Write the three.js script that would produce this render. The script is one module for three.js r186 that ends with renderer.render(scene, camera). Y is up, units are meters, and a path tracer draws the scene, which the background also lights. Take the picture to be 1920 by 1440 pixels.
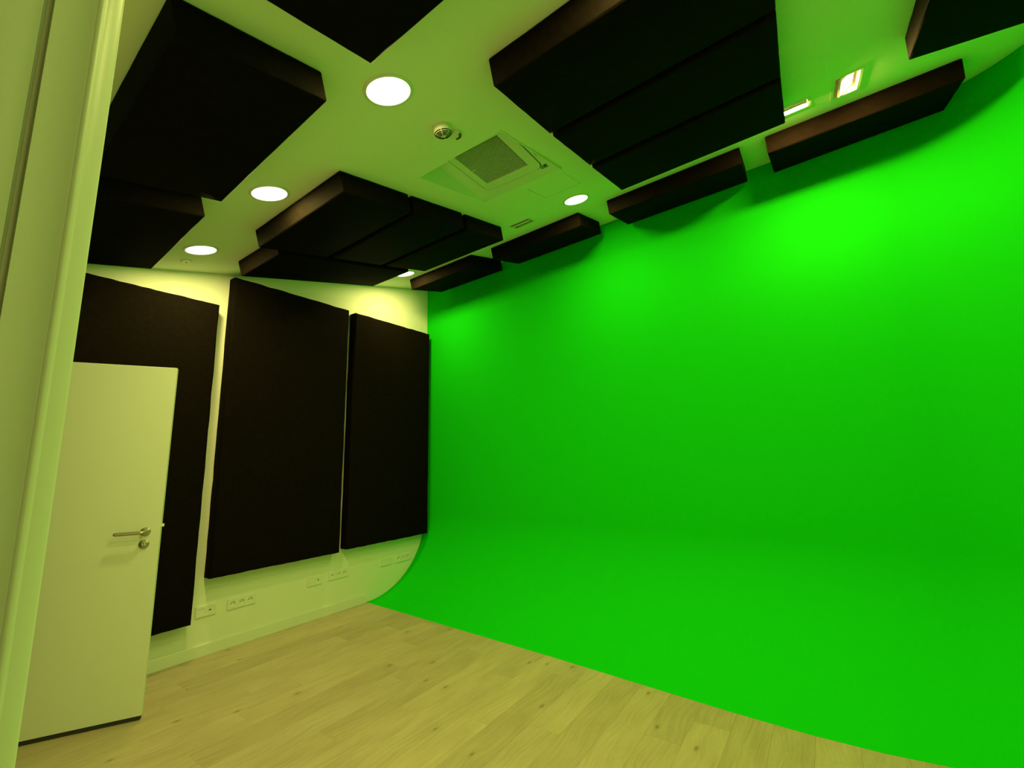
import * as THREE from 'three';
import { RectAreaLightUniformsLib } from 'three/addons/lights/RectAreaLightUniformsLib.js';
import { mergeGeometries, toCreasedNormals } from 'three/addons/utils/BufferGeometryUtils.js';
import { RoundedBoxGeometry } from 'three/addons/geometries/RoundedBoxGeometry.js';
import { ImprovedNoise } from 'three/addons/math/ImprovedNoise.js';

RectAreaLightUniformsLib.init();
const V = (x, y, z) => new THREE.Vector3(x, y, z);

// ---------------------------------------------------------------- camera, light, exposure
const scene = new THREE.Scene();
scene.background = new THREE.Color(0x000000);
const camera = new THREE.PerspectiveCamera(81.2244, 1920 / 1440, 0.03, 60);
camera.position.set(4.2339, 1.5, 4.1251);
{
  const m = new THREE.Matrix4().makeBasis(V(0.81923, -0.01906, -0.57315), V(0.10843, 0.98657, 0.12218), V(0.56312, -0.16224, 0.81029));
  camera.quaternion.setFromRotationMatrix(m);
}
scene.add(camera);
const renderer = new THREE.WebGLRenderer({ antialias: true });
renderer.toneMapping = THREE.LinearToneMapping;
renderer.toneMappingExposure = 1.0;
renderer.shadowMap.enabled = true;

const DOWN_COLOR = new THREE.Color().setRGB(1.0, 0.88, 0.24), DOWN_LEVEL = 225;      // round LED downlights
const FLOOD_COLOR = new THREE.Color().setRGB(1.0, 0.66, 0.16), FLOOD_LEVEL = 590;    // recessed wall-wash floods

// ---------------------------------------------------------------- helpers
let seed = 20240611;
const rnd = () => { seed = (seed * 1664525 + 1013904223) >>> 0; return seed / 4294967296; };
const used = {};
function numbered(name) {
  used[name] = (used[name] ?? -1) + 1;
  return used[name] ? name + '_' + String(used[name]).padStart(3, '0') : name;
}
function shade(o) { o.traverse(c => { if (c.isMesh) { c.castShadow = true; c.receiveShadow = true; } }); return o; }
function mesh(name, geo, material, parent) {
  const g = Array.isArray(geo) ? mergeGeometries(geo.map(a => { const b = a.index ? a.toNonIndexed() : a; for (const k of Object.keys(b.attributes)) if (!['position', 'normal', 'uv'].includes(k)) b.deleteAttribute(k); return b; })) : geo;
  const m = new THREE.Mesh(g, material);
  m.name = parent ? name : numbered(name);
  (parent || scene).add(m);
  return shade(m);
}
function group(name) { const g = new THREE.Group(); g.name = numbered(name); scene.add(g); return g; }
function tag(o, label, category, grp) { o.userData.label = label; o.userData.category = category; if (grp) o.userData.group = grp; return o; }
function structure(o, label) { o.userData.kind = 'structure'; if (label) o.userData.label = label; return o; }
function box(x0, y0, z0, x1, y1, z1) { const g = new THREE.BoxGeometry(x1 - x0, y1 - y0, z1 - z0); g.translate((x0 + x1) / 2, (y0 + y1) / 2, (z0 + z1) / 2); return g; }
function shapeOf(pts, holes = []) {
  const s = new THREE.Shape(pts.map(([x, y]) => new THREE.Vector2(x, y)));
  for (const h of holes) s.holes.push(new THREE.Path(h.map(([x, y]) => new THREE.Vector2(x, y))));
  return s;
}
function extrude(pts, depth, opt = {}) {
  return new THREE.ExtrudeGeometry(shapeOf(pts, opt.holes), { depth, bevelEnabled: !!opt.bevel, bevelSize: opt.bevel || 0, bevelThickness: opt.bevel || 0, bevelOffset: -(opt.bevel || 0), bevelSegments: opt.segments || 3, curveSegments: 24, steps: 1 });
}
const circle = (r, n = 32, cx = 0, cy = 0) => Array.from({ length: n }, (_, i) => [cx + r * Math.cos(i / n * 2 * Math.PI), cy + r * Math.sin(i / n * 2 * Math.PI)]);
const rect = (x0, y0, x1, y1) => [[x0, y0], [x1, y0], [x1, y1], [x0, y1]];
function roundRect(x0, y0, x1, y1, r, n = 6) {
  const out = [];
  for (const [cx, cy, a] of [[x1 - r, y0 + r, -90], [x1 - r, y1 - r, 0], [x0 + r, y1 - r, 90], [x0 + r, y0 + r, 180]])
    for (let i = 0; i <= n; i++) { const t = (a + 90 * i / n) * Math.PI / 180; out.push([cx + r * Math.cos(t), cy + r * Math.sin(t)]); }
  return out;
}
const lathe = (pts, n = 48) => toCreasedNormals(new THREE.LatheGeometry(pts.map(([x, y]) => new THREE.Vector2(x, y)), n), 0.7);

// ---------------------------------------------------------------- the sloping ceiling plane: y = C0 + CX x + CS z
const C0 = 3.7715, CX = 0.04201, CS = -0.24687;
const ceilY = (x, z) => C0 + CX * x + CS * z;
const cUp = V(-CX, 1, -CS).normalize(), cX = V(1, CX, 0).normalize(), cZ = V().crossVectors(cX, cUp).normalize();
const cQuat = new THREE.Quaternion().setFromRotationMatrix(new THREE.Matrix4().makeBasis(cX, cUp, cZ));
function onCeiling(o, s, t) {   // seat an object on the ceiling: its local y = 0 is the plaster, -y is into the room
  o.position.set(0, C0, 0).addScaledVector(cX, s).addScaledVector(cZ, t); o.quaternion.copy(cQuat); return o;
}
const hang = g => g.rotateX(Math.PI / 2);   // a shape drawn in (s, t) and extruded becomes a slab hanging from y = 0 down to -depth

// ---------------------------------------------------------------- materials
const perlin = new ImprovedNoise();
function dataTexture(n, m, f, srgb) {
  const d = new Uint8Array(n * m * 4);
  for (let j = 0; j < m; j++) for (let i = 0; i < n; i++) { const c = f(i, j), k = (j * n + i) * 4; for (let q = 0; q < 3; q++) d[k + q] = Math.max(0, Math.min(255, c[q])); d[k + 3] = 255; }
  const t = new THREE.DataTexture(d, n, m); t.wrapS = t.wrapT = THREE.RepeatWrapping; t.magFilter = THREE.LinearFilter; t.minFilter = THREE.LinearMipmapLinearFilter; t.generateMipmaps = true;
  if (srgb) t.colorSpace = THREE.SRGBColorSpace; t.needsUpdate = true; return t;
}
// noise that repeats after p cells
function tileNoise(x, y, p, z) {
  const fx = x / p, fy = y / p;
  const a = (u, v) => perlin.noise(u + 7.3, v + 3.1, z);
  return a(x, y) * (1 - fx) * (1 - fy) + a(x - p, y) * fx * (1 - fy) + a(x, y - p) * (1 - fx) * fy + a(x - p, y - p) * fx * fy;
}
const plasterBump = dataTexture(256, 256, (i, j) => { const v = 128 + 70 * tileNoise(i / 8, j / 8, 32, 0.5) + 50 * tileNoise(i / 3.2, j / 3.2, 80, 4.5); return [v, v, v]; });
plasterBump.repeat.set(2, 2);
const feltBump = dataTexture(512, 512, (i, j) => {
  let v = 128 + 60 * tileNoise(i / 32, j / 32, 16, 1.5);
  v += 70 * Math.abs(tileNoise(i / 9, j / 14, 64, 9.5)) * (j % 2 ? 1 : .8) + (rnd() - .5) * 70; return [v, v, v];
});
feltBump.repeat.set(3, 3);
const feltColor = dataTexture(256, 256, (i, j) => { const v = 205 + 60 * tileNoise(i / 20, j / 14, 16, 2.5) + (rnd() - .5) * 50; return [v, v * .97, v * .92]; });
feltColor.repeat.set(3, 3);

const lin = (r, g, b) => new THREE.Color().setRGB(r, g, b);
const M = {
  wall: new THREE.MeshStandardMaterial({ color: lin(0.80, 0.80, 0.72), roughness: 0.75, bumpMap: plasterBump, bumpScale: 0.0006 }),
  ceiling: new THREE.MeshStandardMaterial({ color: lin(0.87, 0.87, 0.77), roughness: 0.85, bumpMap: plasterBump, bumpScale: 0.0005 }),
  lacquer: new THREE.MeshStandardMaterial({ color: lin(0.76, 0.76, 0.70), roughness: 0.32 }),
  plastic: new THREE.MeshStandardMaterial({ color: lin(0.78, 0.78, 0.72), roughness: 0.4 }),
  green: new THREE.MeshPhysicalMaterial({ color: lin(0.006, 0.56, 0.006), specularIntensity: 0.08, roughness: 0.9, bumpMap: plasterBump, bumpScale: 0.0004 }),
  felt: new THREE.MeshPhysicalMaterial({ color: lin(0.0082, 0.0058, 0.0044), roughness: 0.7, specularIntensity: 0.03, specularColor: lin(1, 0.86, 0.7), map: feltColor, bumpMap: feltBump, bumpScale: 0.0018 }),
  steel: new THREE.MeshStandardMaterial({ color: lin(0.46, 0.41, 0.33), roughness: 0.36, metalness: 1 }),
  reflector: new THREE.MeshStandardMaterial({ color: lin(0.80, 0.78, 0.70), roughness: 0.25, metalness: 1 }),
  black: new THREE.MeshStandardMaterial({ color: lin(0.012, 0.012, 0.012), roughness: 0.7 }),
  rubber: new THREE.MeshStandardMaterial({ color: lin(0.03, 0.03, 0.03), roughness: 0.8 }),
  seal: new THREE.MeshStandardMaterial({ color: lin(0.35, 0.35, 0.32), roughness: 0.6 }),
  red: new THREE.MeshPhysicalMaterial({ color: lin(0.10, 0.006, 0.004), roughness: 0.2, clearcoat: 0.6 }),
  subfloor: new THREE.MeshStandardMaterial({ color: lin(0.2, 0.15, 0.09), roughness: 0.9 }),
  offLens: new THREE.MeshPhysicalMaterial({ color: lin(0.5, 0.5, 0.42), roughness: 0.15, clearcoat: 0.5 }),
  downGlow: new THREE.MeshStandardMaterial({ color: lin(0.8, 0.8, 0.75), roughness: 0.6, emissive: lin(1, 0.95, 0.80), emissiveIntensity: 2.5 }),
  floodGlow: new THREE.MeshStandardMaterial({ color: lin(0.8, 0.8, 0.7), roughness: 0.3, emissive: lin(1, 0.92, 0.62), emissiveIntensity: 4 }),
};

// pale oak: four boards side by side in one texture, 2 m long and 0.192 m wide each
const WOOD_L = 2.0, WOOD_W = 0.192;
const knots = []; for (let b = 0; b < 4; b++) for (let k = 0; k < (b === 1 ? 2 : b === 3 ? 0 : 1); k++) knots.push([b, 0.1 + 1.8 * rnd(), 0.03 + 0.13 * rnd(), 0.004 + 0.006 * rnd()]);
const woodField = (i, j) => {
  const b = Math.floor(i / 128), u = (i % 128) / 128 * WOOD_W, v = j / 2048 * WOOD_L;
  let du = u;
  let knot = 0, ring = 0;
  for (const [kb, kv, ku, kr] of knots) if (kb === b) {
    let dv = Math.abs(v - kv); dv = Math.min(dv, WOOD_L - dv); const q = Math.hypot((u - ku), dv / 2.4);
    du += (u - ku) * 0.8 * Math.exp(-((q / (kr * 4)) ** 2));
    knot = Math.max(knot, Math.exp(-((q / kr) ** 2))); ring = Math.max(ring, 0.4 * Math.exp(-((q / (kr * 2.4)) ** 2)));
  }
  const P = v / WOOD_L * 2 * Math.PI, cx = Math.cos(P), sx = Math.sin(P);
  const wob = perlin.noise(cx * 0.9 + b * 5.3, sx * 0.9, b * 3.7 + 0.4) * 0.045 + perlin.noise(cx * 2.2 + b, sx * 2.2, u * 14 + b * 9) * 0.012;
  const g1 = perlin.noise((du + wob) * 75, cx * 0.8 + b * 11.1, sx * 0.8 + 2.2);
  const g2 = perlin.noise((du + wob * 0.6) * 260, cx * 6 + b * 2.3, sx * 6);
  const g3 = perlin.noise(u * 700, cx * 30 + b, sx * 30);
  const blotch = perlin.noise(u * 11 + b * 7, cx * 1.6, sx * 1.6);
  return { tone: 0.52 + 0.20 * g1 + 0.13 * g2 + 0.09 * g3 + 0.16 * blotch - ring * 0.35, knot };
};
const woodMap = dataTexture(512, 2048, (i, j) => {
  const { tone, knot } = woodField(i, j), t = Math.max(0, Math.min(1, tone)), k = 0.55 * knot;
  return [[158, 204], [140, 188], [110, 158]].map(([a, c], q) => (a + (c - a) * t) * (1 - k) + [96, 74, 50][q] * k);
}, true);
const woodBump = dataTexture(256, 1024, (i, j) => { const { tone, knot } = woodField(i * 2, j * 2), v = 90 + 110 * tone - 60 * knot; return [v, v, v]; });
const woodTones = [[1, 1, 1], [0.95, 0.94, 0.92], [1.04, 1.04, 1.03], [0.97, 0.98, 1.0], [0.91, 0.90, 0.88]].map(([r, g, b]) =>
  new THREE.MeshStandardMaterial({ color: lin(0.94 * r, 0.94 * g, 0.94 * b), map: woodMap, roughness: 0.5, bumpMap: woodBump, bumpScale: 0.0004 }));

// ---------------------------------------------------------------- the room: floor of separate boards
const ROOM_X = 5.52, NEAR_Z = 4.03;
{
  const floor = structure(group('floor'), 'pale oak board floor');
  mesh('subfloor', box(-0.15, -0.14, -0.15, ROOM_X + 0.15, -0.0125, 6.0), M.subfloor, floor);
  function board(len, strip, off, flip) {          // chamfered board lying along z, top at y = 0
    const w = WOOD_W - 0.0004, c = 0.0006, l = len - 0.0004;
    const g = extrude([[-w / 2, -0.012], [w / 2, -0.012], [w / 2, -c], [w / 2 - c, 0], [-w / 2 + c, 0], [-w / 2, -c]], l);
    g.translate(0, 0, -l / 2);
    const p = g.attributes.position, uv = g.attributes.uv;
    for (let i = 0; i < p.count; i++) { const a = (p.getX(i) / WOOD_W) * (flip ? -1 : 1) * 0.98 + 0.5; uv.setXY(i, (strip + a) / 4, (p.getZ(i) + off) / WOOD_L); }
    return g;
  }
  const L = 1.285, full = [];
  for (let k = 0; k < 12; k++) full.push(board(L, k % 4, rnd() * 2, k % 2));
  const z0 = 0.62, z1 = NEAR_Z + 0.16;
  for (let r = 0; r < 29; r++) {
    const x = WOOD_W * (r + 0.5) - 0.02; if (x > ROOM_X) break;
    let z = z0 - rnd() * L * 0.9;
    while (z < z1) {
      const a = Math.max(z, z0), b = Math.min(z + L, z1);
      if (b - a > 0.04) {
        const g = b - a > L - 1e-6 ? full[Math.floor(rnd() * 12)] : board(b - a, Math.floor(rnd() * 4), rnd() * 2, rnd() < 0.5);
        const m = mesh('plank', g, woodTones[Math.floor(rnd() * 5)], floor); m.position.set(x, 0, (a + b) / 2);
      }
      z += L;
    }
  }
}

// walls: prisms whose tops follow the slope
function wallAlongZ(name, x0, x1, z0, z1, label) {
  const xm = Math.max(0, x0), top = z => ceilY(xm, z) + 0.004;
  const g = extrude([[-z0, -0.14], [-z1, -0.14], [-z1, top(z1)], [-z0, top(z0)]], x1 - x0);   // drawn in (-z, y)
  g.rotateY(Math.PI / 2); g.translate(x0, 0, 0);
  return structure(mesh(name, g, M.wall), label);
}
wallAlongZ('wall_left', -0.15, 0, -0.15, 6.0, 'white plaster side wall behind the black panels');
wallAlongZ('wall_right', ROOM_X, ROOM_X + 0.15, -0.15, 6.0);
{
  const g = extrude([[-0.0, -0.14], [ROOM_X, -0.14], [ROOM_X, ceilY(ROOM_X, 0) + 0.004], [0, ceilY(0, 0) + 0.004]], 0.12);
  g.translate(0, 0, -0.14); structure(mesh('wall_back', g, M.wall));
}
{ // near wall with two door openings: the far one for the open leaf, the other where the camera stands
  const t = x => ceilY(x, NEAR_Z) + 0.004;
  const pts = [[0, -0.01], [0.15, -0.01], [0.15, 2.16], [1.24, 2.16], [1.24, -0.01], [3.60, -0.01], [3.60, 2.17], [4.80, 2.17], [4.80, -0.01], [ROOM_X, -0.01], [ROOM_X, t(ROOM_X)], [0, t(0)]];
  const g = extrude(pts, 0.17); g.translate(0, 0, NEAR_Z); structure(mesh('wall_near', g, M.wall));
}
{ // lobby behind the camera
  const g = [box(-0.15, -0.14, 6.0, ROOM_X + 0.15, 2.62, 6.12)];
  structure(mesh('wall_lobby', g, M.wall));
}

// ceiling slab with the recesses cut through it
const AC = { s0: 2.228, s1: 2.892, t0: 1.632, t1: 2.345 };
const floods = [ // s, t, half-size along s, half-size along t, direction of aim
  { s: 2.125, t: 0.912, a: 0.103, b: 0.060, aim: 'wall', off: true },
  { s: 4.262, t: 0.940, a: 0.103, b: 0.060, aim: 'wall' },
  { s: 4.562, t: 0.955, a: 0.062, b: 0.135, aim: 'side' },
];
{
  const holes = [rect(AC.s0, AC.t0, AC.s1, AC.t1), rect(2.712 - 0.156, 1.370 - 0.152, 2.712 + 0.156, 1.370 + 0.152), ...floods.map(f => rect(f.s - f.a, f.t - f.b, f.s + f.a, f.t + f.b))];
  const g = extrude(rect(-0.2, -0.2, ROOM_X + 0.2, 6.25), 0.16, { holes }); hang(g); g.translate(0, 0.16, 0);
  const c = mesh('ceiling', g, M.ceiling); onCeiling(c, 0, 0); structure(c, 'white plaster ceiling rising towards the green wall');
}

// ---------------------------------------------------------------- green cyclorama
{
  const edge = [[0, 0.838], [1.315, 0.896], [2.283, 0.936], [3.04, 0.983], [3.567, 1.016], [3.97, 1.026], [4.3, 1.006], [4.6, 0.955]];
  const zEdge = x => { for (let i = 1; i < edge.length; i++) if (x <= edge[i][0]) { const [a, b] = [edge[i - 1], edge[i]], k = (x - a[0]) / (b[0] - a[0]), s = k; return a[1] + (b[1] - a[1]) * s; } return 0.955; };
  const rows = [];                                     // [wall x, wall z, floor x, floor z]
  const xa = 4.825, r = 0.68, xr = xa + r;
  for (let i = 0; i <= 46; i++) { const x = 4.6 * i / 46; rows.push([Math.max(x, 0.001), 0, Math.max(x, 0.001), zEdge(x)]); }
  const turn = [];
  for (let i = 1; i <= 4; i++) turn.push([4.6 + (xa - 4.6) * i / 4, 0]);
  for (let i = 1; i <= 28; i++) { const a = i / 28 * Math.PI / 2; turn.push([xa + r * Math.sin(a), r - r * Math.cos(a)]); }
  for (let i = 1; i <= 6; i++) turn.push([xr, r + i * 0.07]);
  turn.forEach(([x, z], i) => {
    const k = (i + 1) / turn.length, a = k * Math.PI / 2; rows.push([x, z, 4.6 + 0.08 * Math.sin(a), 0.955 + 0.145 * (1 - Math.cos(a))]);
  });
  for (let i = 1; i <= 20; i++) { const z = 1.10 + (3.0 - 1.10) * i / 20; rows.push([xr, z, 4.68, z]); }
  const NV = 26, NU = 4, prof = NU + NV + 3, pos = [], uv = [], idx = [];
  let run = 0, prev = null;
  for (const [wx, wz, fx, fz] of rows) {
    if (prev) run += Math.hypot(wx - prev[0], wz - prev[1]); prev = [wx, wz];
    const D = Math.hypot(fx - wx, fz - wz), dx = (fx - wx) / D, dz = (fz - wz) / D, R = 0.85, Rh = Math.min(D - 0.004, Math.max(0.83, D * 0.93));
    const top = ceilY(wx, wz) + 0.002; let line = 0, last = null;
    const put = (h, y) => { pos.push(wx + dx * h, y, wz + dz * h); if (last) line += Math.hypot(h - last[0], y - last[1]); last = [h, y]; uv.push(run, line); };
    for (let k = 0; k < NU; k++) put(0, top + (R - top) * k / NU);
    for (let k = 0; k <= NV; k++) { const a = k / NV * Math.PI / 2; put(Rh * (1 - Math.cos(a)), 0.0035 + (R - 0.0035) * (1 - Math.sin(a))); }
    put(D, 0.0035); put(D + 0.0015, 0);
  }
  for (let i = 0; i + 1 < rows.length; i++) for (let k = 0; k + 1 < prof; k++) { const a = i * prof + k, b = a + 1, c = a + prof, d = c + 1; idx.push(a, b, c, b, d, c); }
  const g = new THREE.BufferGeometry();
  g.setAttribute('position', new THREE.Float32BufferAttribute(pos, 3)); g.setAttribute('uv', new THREE.Float32BufferAttribute(uv, 2)); g.setIndex(idx); g.computeVertexNormals();
  M.green.side = THREE.DoubleSide;
  tag(mesh('green_screen_cyclorama', g, M.green), 'huge bright green chroma wall curving smoothly down onto the oak floor', 'green screen');
}

// ---------------------------------------------------------------- baseboard, near door frame, far door frame
{
  const prof = [[0, 0], [0.013, 0], [0.013, 0.082], [0.010, 0.090], [0, 0.090]];
  const g = extrude(prof, NEAR_Z - 0.865); g.translate(0, 0, 0.865); structure(mesh('baseboard_left', g, M.lacquer), 'white skirting board along the panelled wall');
}
{ // jamb beside the camera: rounded arris, bead and a rubber-sealed rebate (section in x, z)
  const arc = (cx, cz, r, a0, a1, n) => Array.from({ length: n + 1 }, (_, i) => { const a = (a0 + (a1 - a0) * i / n) * Math.PI / 180; return [cx + r * Math.cos(a), cz + r * Math.sin(a)]; });
  const section = [[3.52, 4.0205], ...arc(3.6295, 4.0230, 0.0025, -90, 0, 6), [3.6342, 4.0340], ...arc(3.6330, 4.0385, 0.0040, -60, 55, 10), [3.6345, 4.0440], [3.6345, 4.0725], [3.6285, 4.0735], [3.6285, 4.0785], [3.6315, 4.0795], [3.6315, 4.215], [3.52, 4.215], [3.52, 4.2005], [3.5995, 4.2005], [3.5995, 4.0295], [3.52, 4.0295]];
  const trim = structure(group('trim_1'), 'white door jamb close to the viewer');
  const g = toCreasedNormals(extrude(section.map(([x, z]) => [x, 0.003 - z]), 2.17), 0.9); g.rotateX(-Math.PI / 2); mesh('jamb', g, M.lacquer, trim);
  const s = extrude(circle(0.0022, 12, 3.6292, -4.076), 2.16); s.rotateX(-Math.PI / 2); const seal = mesh('seal', s, M.seal, trim); seal.userData.label = 'soft grey seal strip';
}
{
  const trim = structure(group('trim_2'));
  mesh('jamb', box(0.11, 0, NEAR_Z - 0.03, 0.165, 2.16, NEAR_Z + 0.18), M.lacquer, trim);
  mesh('jamb', box(1.225, 0, NEAR_Z - 0.012, 1.29, 2.16, NEAR_Z + 0.18), M.lacquer, trim);
  mesh('head', box(0.11, 2.15, NEAR_Z - 0.012, 1.29, 2.21, NEAR_Z + 0.18), M.lacquer, trim);
}
// ---------------------------------------------------------------- the open door leaf
{
  const th = 61.658 * Math.PI / 180, W = 1.045, back = 0.256;           // hinge lies 0.256 m before the measured point
  const door = structure(group('door_1'), 'white flush door standing open');
  door.position.set(0.333 - Math.cos(th) * back, 0, 3.6834 + Math.sin(th) * back); door.rotation.y = th;
  const leaf = new RoundedBoxGeometry(W, 2.111, 0.042, 3, 0.0025); leaf.translate(W / 2, 0.026 + 2.111 / 2, -0.021); mesh('leaf', leaf, M.lacquer, door);
  mesh('sweep', box(0.01, 0.006, -0.032, W - 0.004, 0.0262, -0.006), M.rubber, door).userData.label = 'black sweep strip';
  const hx = back + 0.715, hy = 1.086;
  const handle = new THREE.Group(); handle.name = 'handle'; handle.userData.label = 'brushed metal lever handle'; door.add(handle); handle.position.set(hx, hy, 0);
  const rose = lathe([[0, 0.009], [0.0225, 0.009], [0.026, 0.0065], [0.0265, 0], [0, 0]]); rose.rotateX(Math.PI / 2);
  mesh('rosette', rose, M.steel, handle);
  const path = new THREE.CatmullRomCurve3([V(0, 0, 0.008), V(0, 0, 0.034), V(-0.004, 0, 0.046), V(-0.016, 0, 0.051), V(-0.06, 0, 0.052), V(-0.136, 0, 0.052)], false, 'catmullrom', 0.2);
  const cap = new THREE.SphereGeometry(0.0105, 16, 10); cap.translate(-0.136, 0, 0.052);
  mesh('lever', [new THREE.TubeGeometry(path, 40, 0.0105, 16), cap], M.steel, handle);
  const esc = new THREE.Group(); esc.name = 'lock'; esc.userData.label = 'round metal lock rosette with keyhole'; door.add(esc); esc.position.set(hx - 0.001, hy - 0.0745, 0);
  mesh('rosette', rose.clone(), M.steel, esc);
  const kh = new THREE.CylinderGeometry(0.0085, 0.0085, 0.003, 24); kh.rotateX(Math.PI / 2); kh.translate(0, 0, 0.0095); mesh('cylinder', kh, M.reflector, esc);
  mesh('keyhole', [box(-0.0018, -0.0085, 0.010, 0.0018, 0.004, 0.0116), (() => { const c = new THREE.CylinderGeometry(0.0033, 0.0033, 0.0016, 16); c.rotateX(Math.PI / 2); c.translate(0, 0.005, 0.0108); return c; })()], M.black, esc);
  const latch = extrude([[0, 0.016], [0.013, 0.030], [0, 0.030]], 0.018); latch.rotateX(-Math.PI / 2); latch.translate(W - 0.001, hy + 0.022, 0);
  mesh('latch', latch, M.plastic, door);
  for (const y of [0.25, 1.05, 1.9]) { const h = new THREE.CylinderGeometry(0.008, 0.008, 0.09, 16); h.translate(-0.008, y, 0.004); mesh('hinge', h, M.steel, door); }
}

// ---------------------------------------------------------------- black acoustic slabs
function slab(name, quad, depth, bevel = 0.010) {   // quad in (s, t), hung from the ceiling
  let [cx, cy] = [0, 0]; for (const [x, y] of quad) { cx += x / 4; cy += y / 4; }
  const outline = [];
  quad.forEach(([x, y], i) => {                      // softly uneven stuffed edges
    const [u, v] = quad[(i + 1) % 4], L = Math.hypot(u - x, v - y), n = 10;
    for (let k = 0; k < n; k++) { const f = k / n, w = k === 0 ? 0 : 0.0016 * perlin.noise(cx * 9 + i * 3.7, cy * 7, k * 0.83); outline.push([x + (u - x) * f - (v - y) / L * w - cx, y + (v - y) * f + (u - x) / L * w - cy]); }
  });
  const g = toCreasedNormals(hang(extrude(outline, depth - 2 * bevel, { bevel, segments: 4 })).translate(0, -bevel, 0), 0.8);
  const m = mesh(name, g, M.felt); onCeiling(m, cx, cy); return m;
}
const T = 0.13, BAFFLES = 'black ceiling sound panels';
tag(slab('ceiling_panel', [[1.593, 3.286], [2.660, 3.337], [2.664, 3.868], [1.605, 3.83]], T), 'black slab on the ceiling beyond the door jamb, its corner nearest the biggest round light', 'acoustic panel', BAFFLES);
tag(slab('ceiling_panel', [[0.342, 3.225], [1.366, 3.280], [1.375, 3.81], [0.350, 3.76]], T), 'black ceiling slab directly above the open white door', 'acoustic panel', BAFFLES);
tag(slab('ceiling_panel', [[2.942, 3.337], [3.99, 3.345], [3.99, 3.88], [2.948, 3.87]], T), 'black ceiling slab showing only one pointed corner at the top edge beside the biggest light', 'acoustic panel', BAFFLES);
tag(slab('ceiling_panel', [[1.000, 2.235], [2.016, 2.252], [2.036, 2.812], [1.012, 2.795]], T), 'first slab of the black trio behind the second round light, grey light on its side', 'acoustic panel', BAFFLES);
tag(slab('ceiling_panel', [[0.984, 1.655], [1.998, 1.648], [2.013, 2.212], [0.998, 2.195]], T), 'middle slab of the black trio between the second round light and the air conditioner', 'acoustic panel', BAFFLES);
tag(slab('ceiling_panel', [[0.974, 1.075], [1.972, 1.045], [1.994, 1.595], [0.982, 1.610]], T), 'last slab of the black trio, nearest the small round light in the corner', 'acoustic panel', BAFFLES);
tag(slab('ceiling_panel', [[0.358, 1.250], [0.905, 1.235], [0.930, 2.605], [0.345, 2.608]], T), 'long black ceiling slab tucked beside the panelled wall above the middle wall panel', 'acoustic panel', BAFFLES);
tag(slab('ceiling_panel', [[3.155, 2.300], [4.228, 2.330], [4.235, 2.880], [3.178, 2.858]], T), 'big black ceiling slab right of the air conditioner with its side facing the viewer', 'acoustic panel', BAFFLES);
tag(slab('ceiling_panel', [[3.140, 1.728], [4.222, 1.740], [4.228, 2.290], [3.153, 2.255]], T), 'middle slab in the black set of three right of the air conditioner', 'acoustic panel', BAFFLES);
tag(slab('ceiling_panel', [[3.128, 1.085], [4.222, 1.088], [4.222, 1.695], [3.138, 1.672]], T), 'slab of the black set of three right of the air conditioner that is closest to the green wall', 'acoustic panel', BAFFLES);
tag(slab('ceiling_panel', [[4.796, 1.258], [5.30, 1.105], [5.30, 1.80], [4.780, 1.815]], T), 'black ceiling slab with a brown-lit side beyond the square spotlights, top right corner', 'acoustic panel', BAFFLES);
const EDGE = 'short black slabs along the green wall';
const K = 0.128;
tag(slab('edge_panel', [[0.345, 0.125], [1.318, 0.120], [1.300, 0.655], [0.335, 0.648]], K), 'black edge slab above the green wall in the corner by the small round light', 'acoustic panel', EDGE);
tag(slab('edge_panel', [[1.560, 0.140], [2.580, 0.150], [2.570, 0.630], [1.535, 0.610]], K), 'black edge slab above the green wall beside the narrow recessed flood light', 'acoustic panel', EDGE);
tag(slab('edge_panel', [[2.855, 0.127], [3.915, 0.127], [3.925, 0.636], [2.853, 0.634]], K), 'black edge slab above the green wall just past the oval-looking round light', 'acoustic panel', EDGE);
tag(slab('edge_panel', [[4.110, 0.100], [5.150, 0.135], [5.152, 0.625], [4.096, 0.634]], K), 'longest-looking black edge slab above the green wall, below the square spotlights', 'acoustic panel', EDGE);

function wallPanel(z0, z1, y0, y1, label) {          // drawn in (-z, y), standing off the wall by its own depth
  const quad = [[-z1, y0], [-z0, y0], [-z0, y1], [-z1, y1]], cx = -(z0 + z1) / 2, cy = y0, outline = [];
  quad.forEach(([x, y], i) => {
    const [u, v] = quad[(i + 1) % 4], L = Math.hypot(u - x, v - y), n = 26;
    for (let k = 0; k < n; k++) { const f = k / n, w = k === 0 ? 0 : 0.005 * perlin.noise(z0 * 5 + i * 7.7, y0, k * 0.61); outline.push([x + (u - x) * f - (v - y) / L * w - cx, y + (v - y) * f + (u - x) / L * w - cy]); }
  });
  const g = toCreasedNormals(extrude(outline, 0.12 - 0.024, { bevel: 0.012, segments: 4 }).translate(0, 0, 0.012).rotateY(Math.PI / 2), 0.8);
  const m = mesh('wall_panel', g, M.felt); m.position.set(0.0005, cy, -cx);
  return tag(m, label, 'acoustic panel', 'tall black wall panels');
}
wallPanel(2.541, 3.70, 0.288, 2.832, 'tall black wall panel hung lowest, partly behind the open white door');
wallPanel(1.281, 2.437, 0.597, 3.118, 'tall black wall panel in the middle, between the other two wall panels');
wallPanel(0.070, 1.196, 0.610, 3.114, 'tall black wall panel touching the green wall in the corner');

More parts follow.
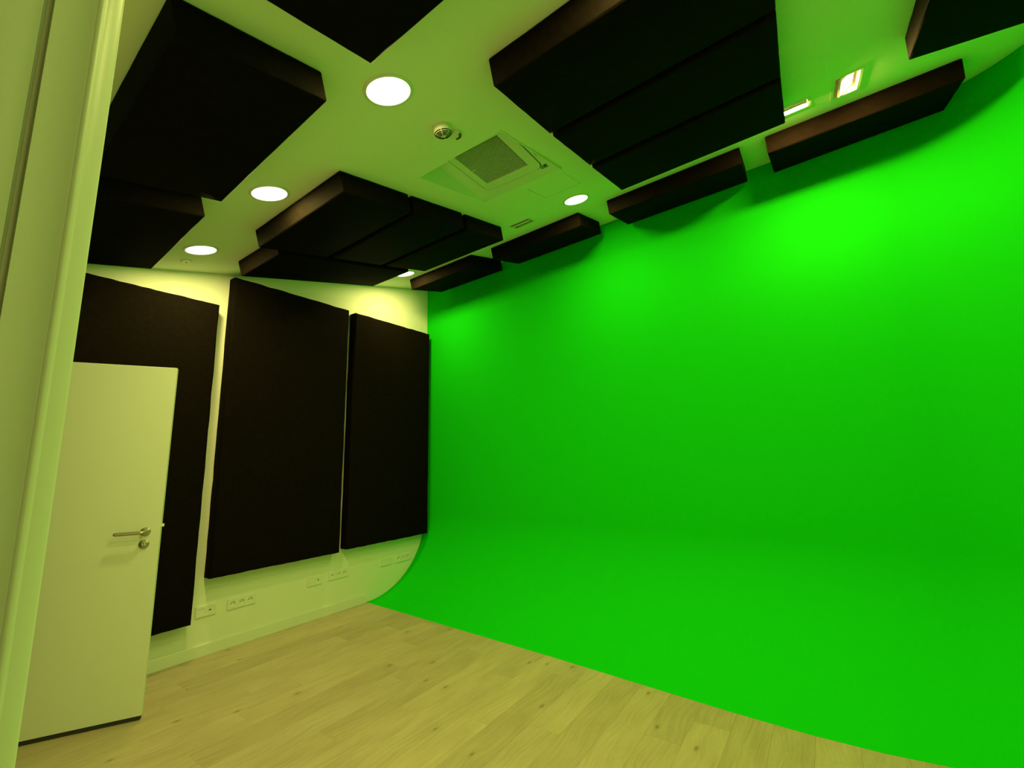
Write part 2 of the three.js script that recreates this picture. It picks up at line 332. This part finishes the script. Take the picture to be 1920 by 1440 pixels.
// ---------------------------------------------------------------- round downlights
const downs = [
  [2.743, 3.049, 'round glowing ceiling light that looks biggest, by the pointed black slab corner'],
  [1.577, 2.987, 'round glowing ceiling light between the two black slab groups, second from the door'],
  [0.503, 2.946, 'round glowing ceiling light above the tall wall panels, beside a small ceiling sensor'],
  [2.696, 0.941, 'round glowing ceiling light near the green wall, beside the square access hatch'],
  [3.87, 3.05, 'round ceiling light above the picture, its glow on the side of the big black slab'],
  [4.97, 3.05, 'round ceiling light above the picture near the side of the green wall'],
  [0.511, 0.883, 'small-looking round glowing ceiling light half hidden in the far corner'],
];
for (const [s, t, label] of downs) {
  const d = tag(group('downlight'), label, 'ceiling light', 'round ceiling downlights'); onCeiling(d, s, t);
  mesh('trim_ring', lathe([[0.098, 0.002], [0.098, -0.006], [0.101, -0.008], [0.110, -0.006], [0.114, -0.001], [0.114, 0.002]]), M.plastic, d);
  mesh('diffuser', lathe([[0, -0.0055], [0.080, -0.0055], [0.0985, -0.004], [0.0985, 0.001], [0, 0.001]]), M.downGlow, d);
  const l = new THREE.RectAreaLight(DOWN_COLOR, DOWN_LEVEL, 0.16, 0.16); l.name = 'lamp_light'; l.position.set(0, -0.009, 0); l.rotation.x = -Math.PI / 2; l.castShadow = true; d.add(l);
}

// ---------------------------------------------------------------- recessed floods
const floodLabels = [
  ['narrow recessed flood light, switched off, between the air conditioner and the green wall', 'ceiling light'],
  ['recessed flood light peeking out from behind the black slab beside the square spotlight', 'ceiling light'],
  ['bright square recessed spotlight facing sideways above the longest edge slab', 'ceiling light'],
];
floods.forEach((f, i) => {
  const side = f.aim === 'side';
  const d = tag(group('recessed_flood'), floodLabels[i][0], floodLabels[i][1], 'recessed flood lights'); onCeiling(d, f.s, f.t);
  const fr = hang(extrude(rect(-f.a - 0.014, -f.b - 0.014, f.a + 0.014, f.b + 0.014), 0.004, { holes: [rect(-f.a + 0.002, -f.b + 0.002, f.a - 0.002, f.b - 0.002)] }));
  mesh('frame', fr, M.plastic, d);
  const H = 0.075, w = 0.003, a = f.a - 0.001, b = f.b - 0.001;
  mesh('housing', [box(-a, 0, -b, -a + w, H, b), box(a - w, 0, -b, a, H, b), box(-a + w, 0, -b, a - w, H, -b + w), box(-a + w, 0, b - w, a - w, H, b), box(-a, H, -b, a, H + w, b)], M.reflector, d);
  // lamp head tilted towards what it washes
  const head = new THREE.Group(); head.name = 'lamp_head'; d.add(head);
  const L = side ? f.b - 0.022 : f.a - 0.014, D = side ? 0.044 : 0.042;     // half-length, half-depth of the lens
  head.rotation.order = 'YXZ'; head.rotation.y = side ? -Math.PI / 2 : 0; head.rotation.x = 0.62; head.position.y = 0.014;
  const tray = [box(-L - 0.004, 0.002, -D - 0.004, L + 0.004, 0.006, D + 0.004), box(-L - 0.004, -0.006, -D - 0.004, L + 0.004, 0.002, -D), box(-L - 0.004, -0.006, D, L + 0.004, 0.002, D + 0.004), box(-L - 0.004, -0.006, -D, -L, 0.002, D), box(L, -0.006, -D, L + 0.004, 0.002, D)];
  mesh('tray', tray, M.plastic, head);
  mesh('lens', box(-L, -0.003, -D, L, 0.0018, D), f.off ? M.offLens : M.floodGlow, head);
  if (f.off) return;
  const l = new THREE.RectAreaLight(FLOOD_COLOR, FLOOD_LEVEL * (side ? 0.5 : 1), 2 * L - 0.01, 2 * D - 0.01); l.name = 'lamp_light'; l.position.set(0, -0.0065, 0); l.rotation.x = -Math.PI / 2; l.castShadow = true; head.add(l);
});

// ---------------------------------------------------------------- level air-conditioning cassette set in a recess of the sloping ceiling
{
  const ac = tag(group('air_conditioner'), 'square white ceiling air conditioner with a perforated grille in a sloping recess', 'air conditioner');
  const Y = 3.481, x0 = 2.236, x1 = 2.900, z0 = 1.576, z1 = 2.262; ac.position.set((x0 + x1) / 2, Y, (z0 + z1) / 2);
  const hx = (x1 - x0) / 2, hz = (z1 - z0) / 2, X = x => x - (x0 + x1) / 2, Z = z => z - (z0 + z1) / 2;
  const flat = g => g.rotateX(Math.PI / 2);
  // face panel with slots for the vanes
  const inX0 = X(2.345), inX1 = X(2.832), inZ0 = Z(1.672), inZ1 = Z(2.172);
  const face = flat(extrude(roundRect(-hx + 0.004, -hz + 0.003, hx - 0.004, hz, 0.03), 0.010, { bevel: 0.003, holes: [roundRect(inX0 - 0.002, inZ0 - 0.002, inX1 + 0.002, inZ1 + 0.002, 0.057, 8), rect(X(2.852), Z(1.80), X(2.872), Z(2.04))] })); face.translate(0, 0.012, 0); mesh('face_panel', face, M.plastic, ac);
  // intake cover: perforated plate in a rounded frame
  const gx0 = X(2.402), gx1 = X(2.757), gz0 = Z(1.758), gz1 = Z(2.115);
  const stepA = flat(extrude(roundRect(inX0 + 0.005, inZ0 + 0.005, inX1 - 0.005, inZ1 - 0.005, 0.051, 8), 0.006, { bevel: 0.003, holes: [rect(gx0, gz0, gx1, gz1)] })); stepA.translate(0, 0.004, 0); mesh('intake_frame', stepA, M.plastic, ac);
  const stepB = flat(extrude(roundRect(inX0 - 0.016, inZ0 - 0.016, inX1 + 0.016, inZ1 + 0.016, 0.066, 8), 0.004, { bevel: 0.0015, holes: [roundRect(inX0 - 0.003, inZ0 - 0.003, inX1 + 0.003, inZ1 + 0.003, 0.058, 8)] })); stepB.translate(0, 0.004, 0); mesh('rim', stepB, M.plastic, ac);
  // hexagonal holes: rows offset by half a pitch, hundreds of holes in one plate
  const pitch = 0.0138, rowStep = pitch * 0.866, holes = [];
  let row = 0; for (let z = gz0 + 0.007; z < gz1 - 0.006; z += rowStep, row++) for (let x = gx0 + 0.007 + (row % 2) * pitch / 2; x < gx1 - 0.006; x += pitch) holes.push([x, z]);
  const cell = []; // each hole drawn as a hexagonal ring of lattice around it
  const ringPos = [], put = (...v) => ringPos.push(...v), R = pitch / Math.sqrt(3), rI = 0.0071;
  for (const [cx, cz] of holes) for (let k = 0; k < 6; k++) {
    const a = (k + 0.5) * Math.PI / 3, b = (k + 1.5) * Math.PI / 3;
    const A = [cx + R * Math.cos(a), cz + R * Math.sin(a)], B = [cx + R * Math.cos(b), cz + R * Math.sin(b)], c = [cx + rI * Math.cos(a), cz + rI * Math.sin(a)], e = [cx + rI * Math.cos(b), cz + rI * Math.sin(b)];
    put(A[0], 0, A[1], B[0], 0, B[1], e[0], 0, e[1], A[0], 0, A[1], e[0], 0, e[1], c[0], 0, c[1]);              // underside
    put(c[0], 0, c[1], e[0], 0, e[1], e[0], 0.006, e[1], c[0], 0, c[1], e[0], 0.006, e[1], c[0], 0.006, c[1]);  // wall of the hole
  }
  const gg = new THREE.BufferGeometry(); gg.setAttribute('position', new THREE.Float32BufferAttribute(ringPos, 3)); gg.setAttribute('uv', new THREE.Float32BufferAttribute(new Float32Array(ringPos.length / 3 * 2), 2)); gg.computeVertexNormals();
  const plastic2 = M.plastic.clone(); plastic2.side = THREE.DoubleSide;
  const gr = mesh('grille', gg, plastic2, ac); gr.position.y = 0.001; gr.userData.kind = 'stuff'; gr.userData.label = 'perforated intake grille of small hexagonal holes';
  mesh('filter', box(gx0, 0.010, gz0, gx1, 0.014, gz1), new THREE.MeshStandardMaterial({ color: lin(0.012, 0.014, 0.012), roughness: 0.9 }), ac).userData.label = 'dark filter behind the grille';
  // vanes
  const vane = (a, b, c, d, name = 'vane') => { const g = new RoundedBoxGeometry(c - a, 0.006, d - b, 2, 0.0025); g.translate((a + c) / 2, 0, (b + d) / 2); return mesh(name, g, M.plastic, ac); };
  vane(X(2.253), Z(1.745), X(2.322), Z(2.09));
  vane(X(2.415), Z(1.586), X(2.728), Z(1.650));
  vane(X(2.415), Z(2.192), X(2.728), Z(2.252));
  const open = vane(-0.022, Z(1.80), 0.022, Z(2.04)); open.position.set(X(2.878), 0.006, 0); open.rotation.z = 0.35;
  mesh('air_slot', box(X(2.850), 0.011, Z(1.80), X(2.874), 0.014, Z(2.04)), M.black, ac);
  // latch tab, receiver window, small pips
  mesh('latch_tab', [new RoundedBoxGeometry(0.066, 0.005, 0.010, 2, 0.002).translate(X(2.407), -0.001, Z(1.930))], M.plastic, ac);
  const rec = mesh('receiver', new RoundedBoxGeometry(0.058, 0.005, 0.040, 2, 0.002).translate(X(2.836), 0.0005, Z(1.677)), new THREE.MeshStandardMaterial({ color: lin(0.25, 0.27, 0.24), roughness: 0.3 }), ac); rec.userData.label = 'grey receiver window with a dark sensor';
  const sen = new THREE.CylinderGeometry(0.008, 0.008, 0.003, 20); sen.translate(X(2.848), -0.003, Z(1.682)); mesh('sensor', sen, M.black, rec);
  mesh('pip', [box(X(2.738), -0.0035, Z(1.625), X(2.745), 0.002, Z(1.652))], M.plastic, ac);
  mesh('pip', [box(X(2.400), -0.0035, Z(1.600), X(2.408), 0.002, Z(1.640))], M.plastic, ac);
  // walls of the recess between the level unit and the sloping ceiling
  const wallShape = (z) => ceilY(2.56, z) - Y;
  const zn = 2.290, zf = 1.556;
  const sideG = x => { const g = extrude([[-zf, -0.006 + 0.012], [-zn, wallShape(zn) + 0.012], [-zn, 0.07], [-zf, 0.07]], 0.006); g.rotateY(Math.PI / 2); g.translate(X(x), 0, -(z0 + z1) / 2); return g; };
  mesh('recess_wall', sideG(2.221), M.ceiling, ac); mesh('recess_wall', sideG(2.905), M.ceiling, ac);
  mesh('recess_wall', box(-hx - 0.012, wallShape(zn) + 0.014, Z(zn) - 0.006, hx + 0.012, 0.07, Z(zn)), M.ceiling, ac);
  mesh('recess_top', box(-hx - 0.012, 0.066, Z(zf), hx + 0.012, 0.072, Z(zn)), M.ceiling, ac);
}

// ---------------------------------------------------------------- access hatch, smoke detector, ceiling sensor
{
  const h = tag(group('access_hatch'), 'flush white square hatch in the ceiling beside the air conditioner', 'hatch'); onCeiling(h, 2.712, 1.370);
  mesh('frame', hang(extrude(rect(-0.163, -0.159, 0.163, 0.159), 0.0012, { holes: [rect(-0.1555, -0.1515, 0.1555, 0.1515)] })), M.ceiling, h);
  const leaf = hang(extrude(rect(-0.1525, -0.1485, 0.1525, 0.1485), 0.016, { bevel: 0.0005 })); leaf.translate(0, 0.016, 0); mesh('hatch_door', leaf, M.ceiling, h);
  mesh('backing', box(-0.1555, 0.030, -0.1515, 0.1555, 0.034, 0.1515), M.black, h);
}
{
  const d = tag(group('smoke_detector'), 'white round smoke detector with curved vent slits and a dark red indicator', 'smoke detector'); onCeiling(d, 2.700, 2.640);
  mesh('base', lathe([[0, 0], [0.052, 0], [0.053, -0.004], [0.051, -0.013], [0, -0.013]]), M.plastic, d);
  mesh('dome', lathe([[0.047, -0.012], [0.049, -0.018], [0.047, -0.028], [0.041, -0.037], [0.030, -0.044], [0.016, -0.048], [0, -0.049]]), M.plastic, d);
  // slits on the half that faces the room's green side: dark arcs with pale ribs between
  const at = k => { const P = [[0.0445, -0.0325], [0.0385, -0.0392], [0.0315, -0.0437], [0.0240, -0.0467], [0.0165, -0.0486]]; return P[k]; };
  for (let k = 0; k < 5; k++) {
    const [r, y] = at(k);
    for (let q = 0; q < 6; q++) { const g = new THREE.TorusGeometry(r, 0.0024, 8, 14, Math.PI / 3 - 0.005 / r); g.rotateX(-Math.PI / 2); g.rotateY(q * Math.PI / 3); g.translate(0, y, 0); mesh('vent_slit', g, M.black, d); }
  }
  const ind = mesh('indicator', lathe([[0, 0], [0.032, 0], [0.032, -0.020], [0.029, -0.024], [0, -0.024]], 36).translate(0.014, 0, -0.092), M.plastic, d);
  const band = new THREE.TorusGeometry(0.0245, 0.0085, 10, 28, Math.PI * 0.78); band.rotateX(-Math.PI / 2); band.rotateY(-0.2); band.translate(0.014, -0.0205, -0.092);
  const rb = mesh('indicator_lens', band, M.red, ind); rb.userData.label = 'dark red indicator lens';
}
{
  const d = tag(group('ceiling_sensor'), 'tiny flat white sensor on the ceiling next to a round light by the wall panels', 'sensor'); onCeiling(d, 0.226, 2.945);
  mesh('body', lathe([[0, 0], [0.036, 0], [0.036, -0.008], [0.032, -0.013], [0, -0.014]], 36), M.plastic, d);
  mesh('lens', lathe([[0, -0.018], [0.006, -0.017], [0.011, -0.0135], [0, -0.013]], 20), new THREE.MeshStandardMaterial({ color: lin(0.3, 0.3, 0.26), roughness: 0.4 }), d);
}

// ---------------------------------------------------------------- outlets along the left wall (local: x out of the wall, drawn in (-z, y))
const toWall = g => g.rotateY(Math.PI / 2);
function outletBase(z, y, w, label, category, grp) { const o = tag(group(category === 'power outlet' ? 'power_outlet' : 'data_outlet'), label, category, grp); o.position.set(0, y, z); return o; }
function powerOutlet(z, y, label) {
  const o = outletBase(z, y, 0.225, label, 'power outlet', 'triple power outlets along the wall');
  const cs = [-0.071, 0, 0.071];
  mesh('plate', toWall(extrude(roundRect(-0.113, -0.042, 0.113, 0.042, 0.004), 0.009, { bevel: 0.0015, holes: cs.map(c => circle(0.0200, 28, c, 0)) })), M.plastic, o);
  for (const c of cs) {
    const s = mesh('socket', [toWall(extrude(circle(0.0205, 28, c, 0), 0.0015)), toWall(extrude(circle(0.0212, 28, c, 0), 0.0075, { holes: [circle(0.0196, 28, c, 0)] }))], M.plastic, o);
    for (const k of [-0.0095, 0.0095]) mesh('pin_hole', toWall(extrude(circle(0.0036, 14, c + k, 0), 0.0022)), M.black, s);
  }
}
function dataOutlet(z, y, label, jack) {
  const o = outletBase(z, y, 0.15, label, 'data outlet', 'double data outlets along the wall');
  mesh('plate', toWall(extrude(roundRect(-0.075, -0.042, 0.075, 0.042, 0.004), 0.009, { bevel: 0.0015, holes: [rect(-0.062, -0.022, -0.008, 0.022), rect(0.008, -0.022, 0.062, 0.022)] })), M.plastic, o);
  mesh('insert', toWall(extrude(rect(-0.0618, -0.0218, -0.0082, 0.0218), 0.0084)), M.plastic, o);
  const b = mesh('insert', toWall(extrude(rect(0.0082, -0.0218, 0.0618, 0.0218), 0.0084)), M.plastic, o);
  if (jack) mesh('jack', toWall(extrude(jack === 1 ? rect(0.020, -0.004, 0.036, 0.004) : circle(0.0062, 18, 0.036, 0.002), 0.0094)), M.black, b);
}
dataOutlet(2.400, 0.338, 'white double data plate beside the lower corner of the lowest wall panel', 1);
powerOutlet(2.131, 0.339, 'white triple socket plate just beyond the gap between the first two wall panels');
dataOutlet(1.466, 0.357, 'white double data plate with a dark dot below the middle wall panel', 2);
powerOutlet(1.203, 0.364, 'white triple socket plate below the narrow gap between two wall panels');
dataOutlet(0.601, 0.370, 'blank white double plate below the wall panel in the green corner', 0);
powerOutlet(0.348, 0.370, 'white triple socket plate closest to the curved edge of the green wall');

renderer.render(scene, camera);
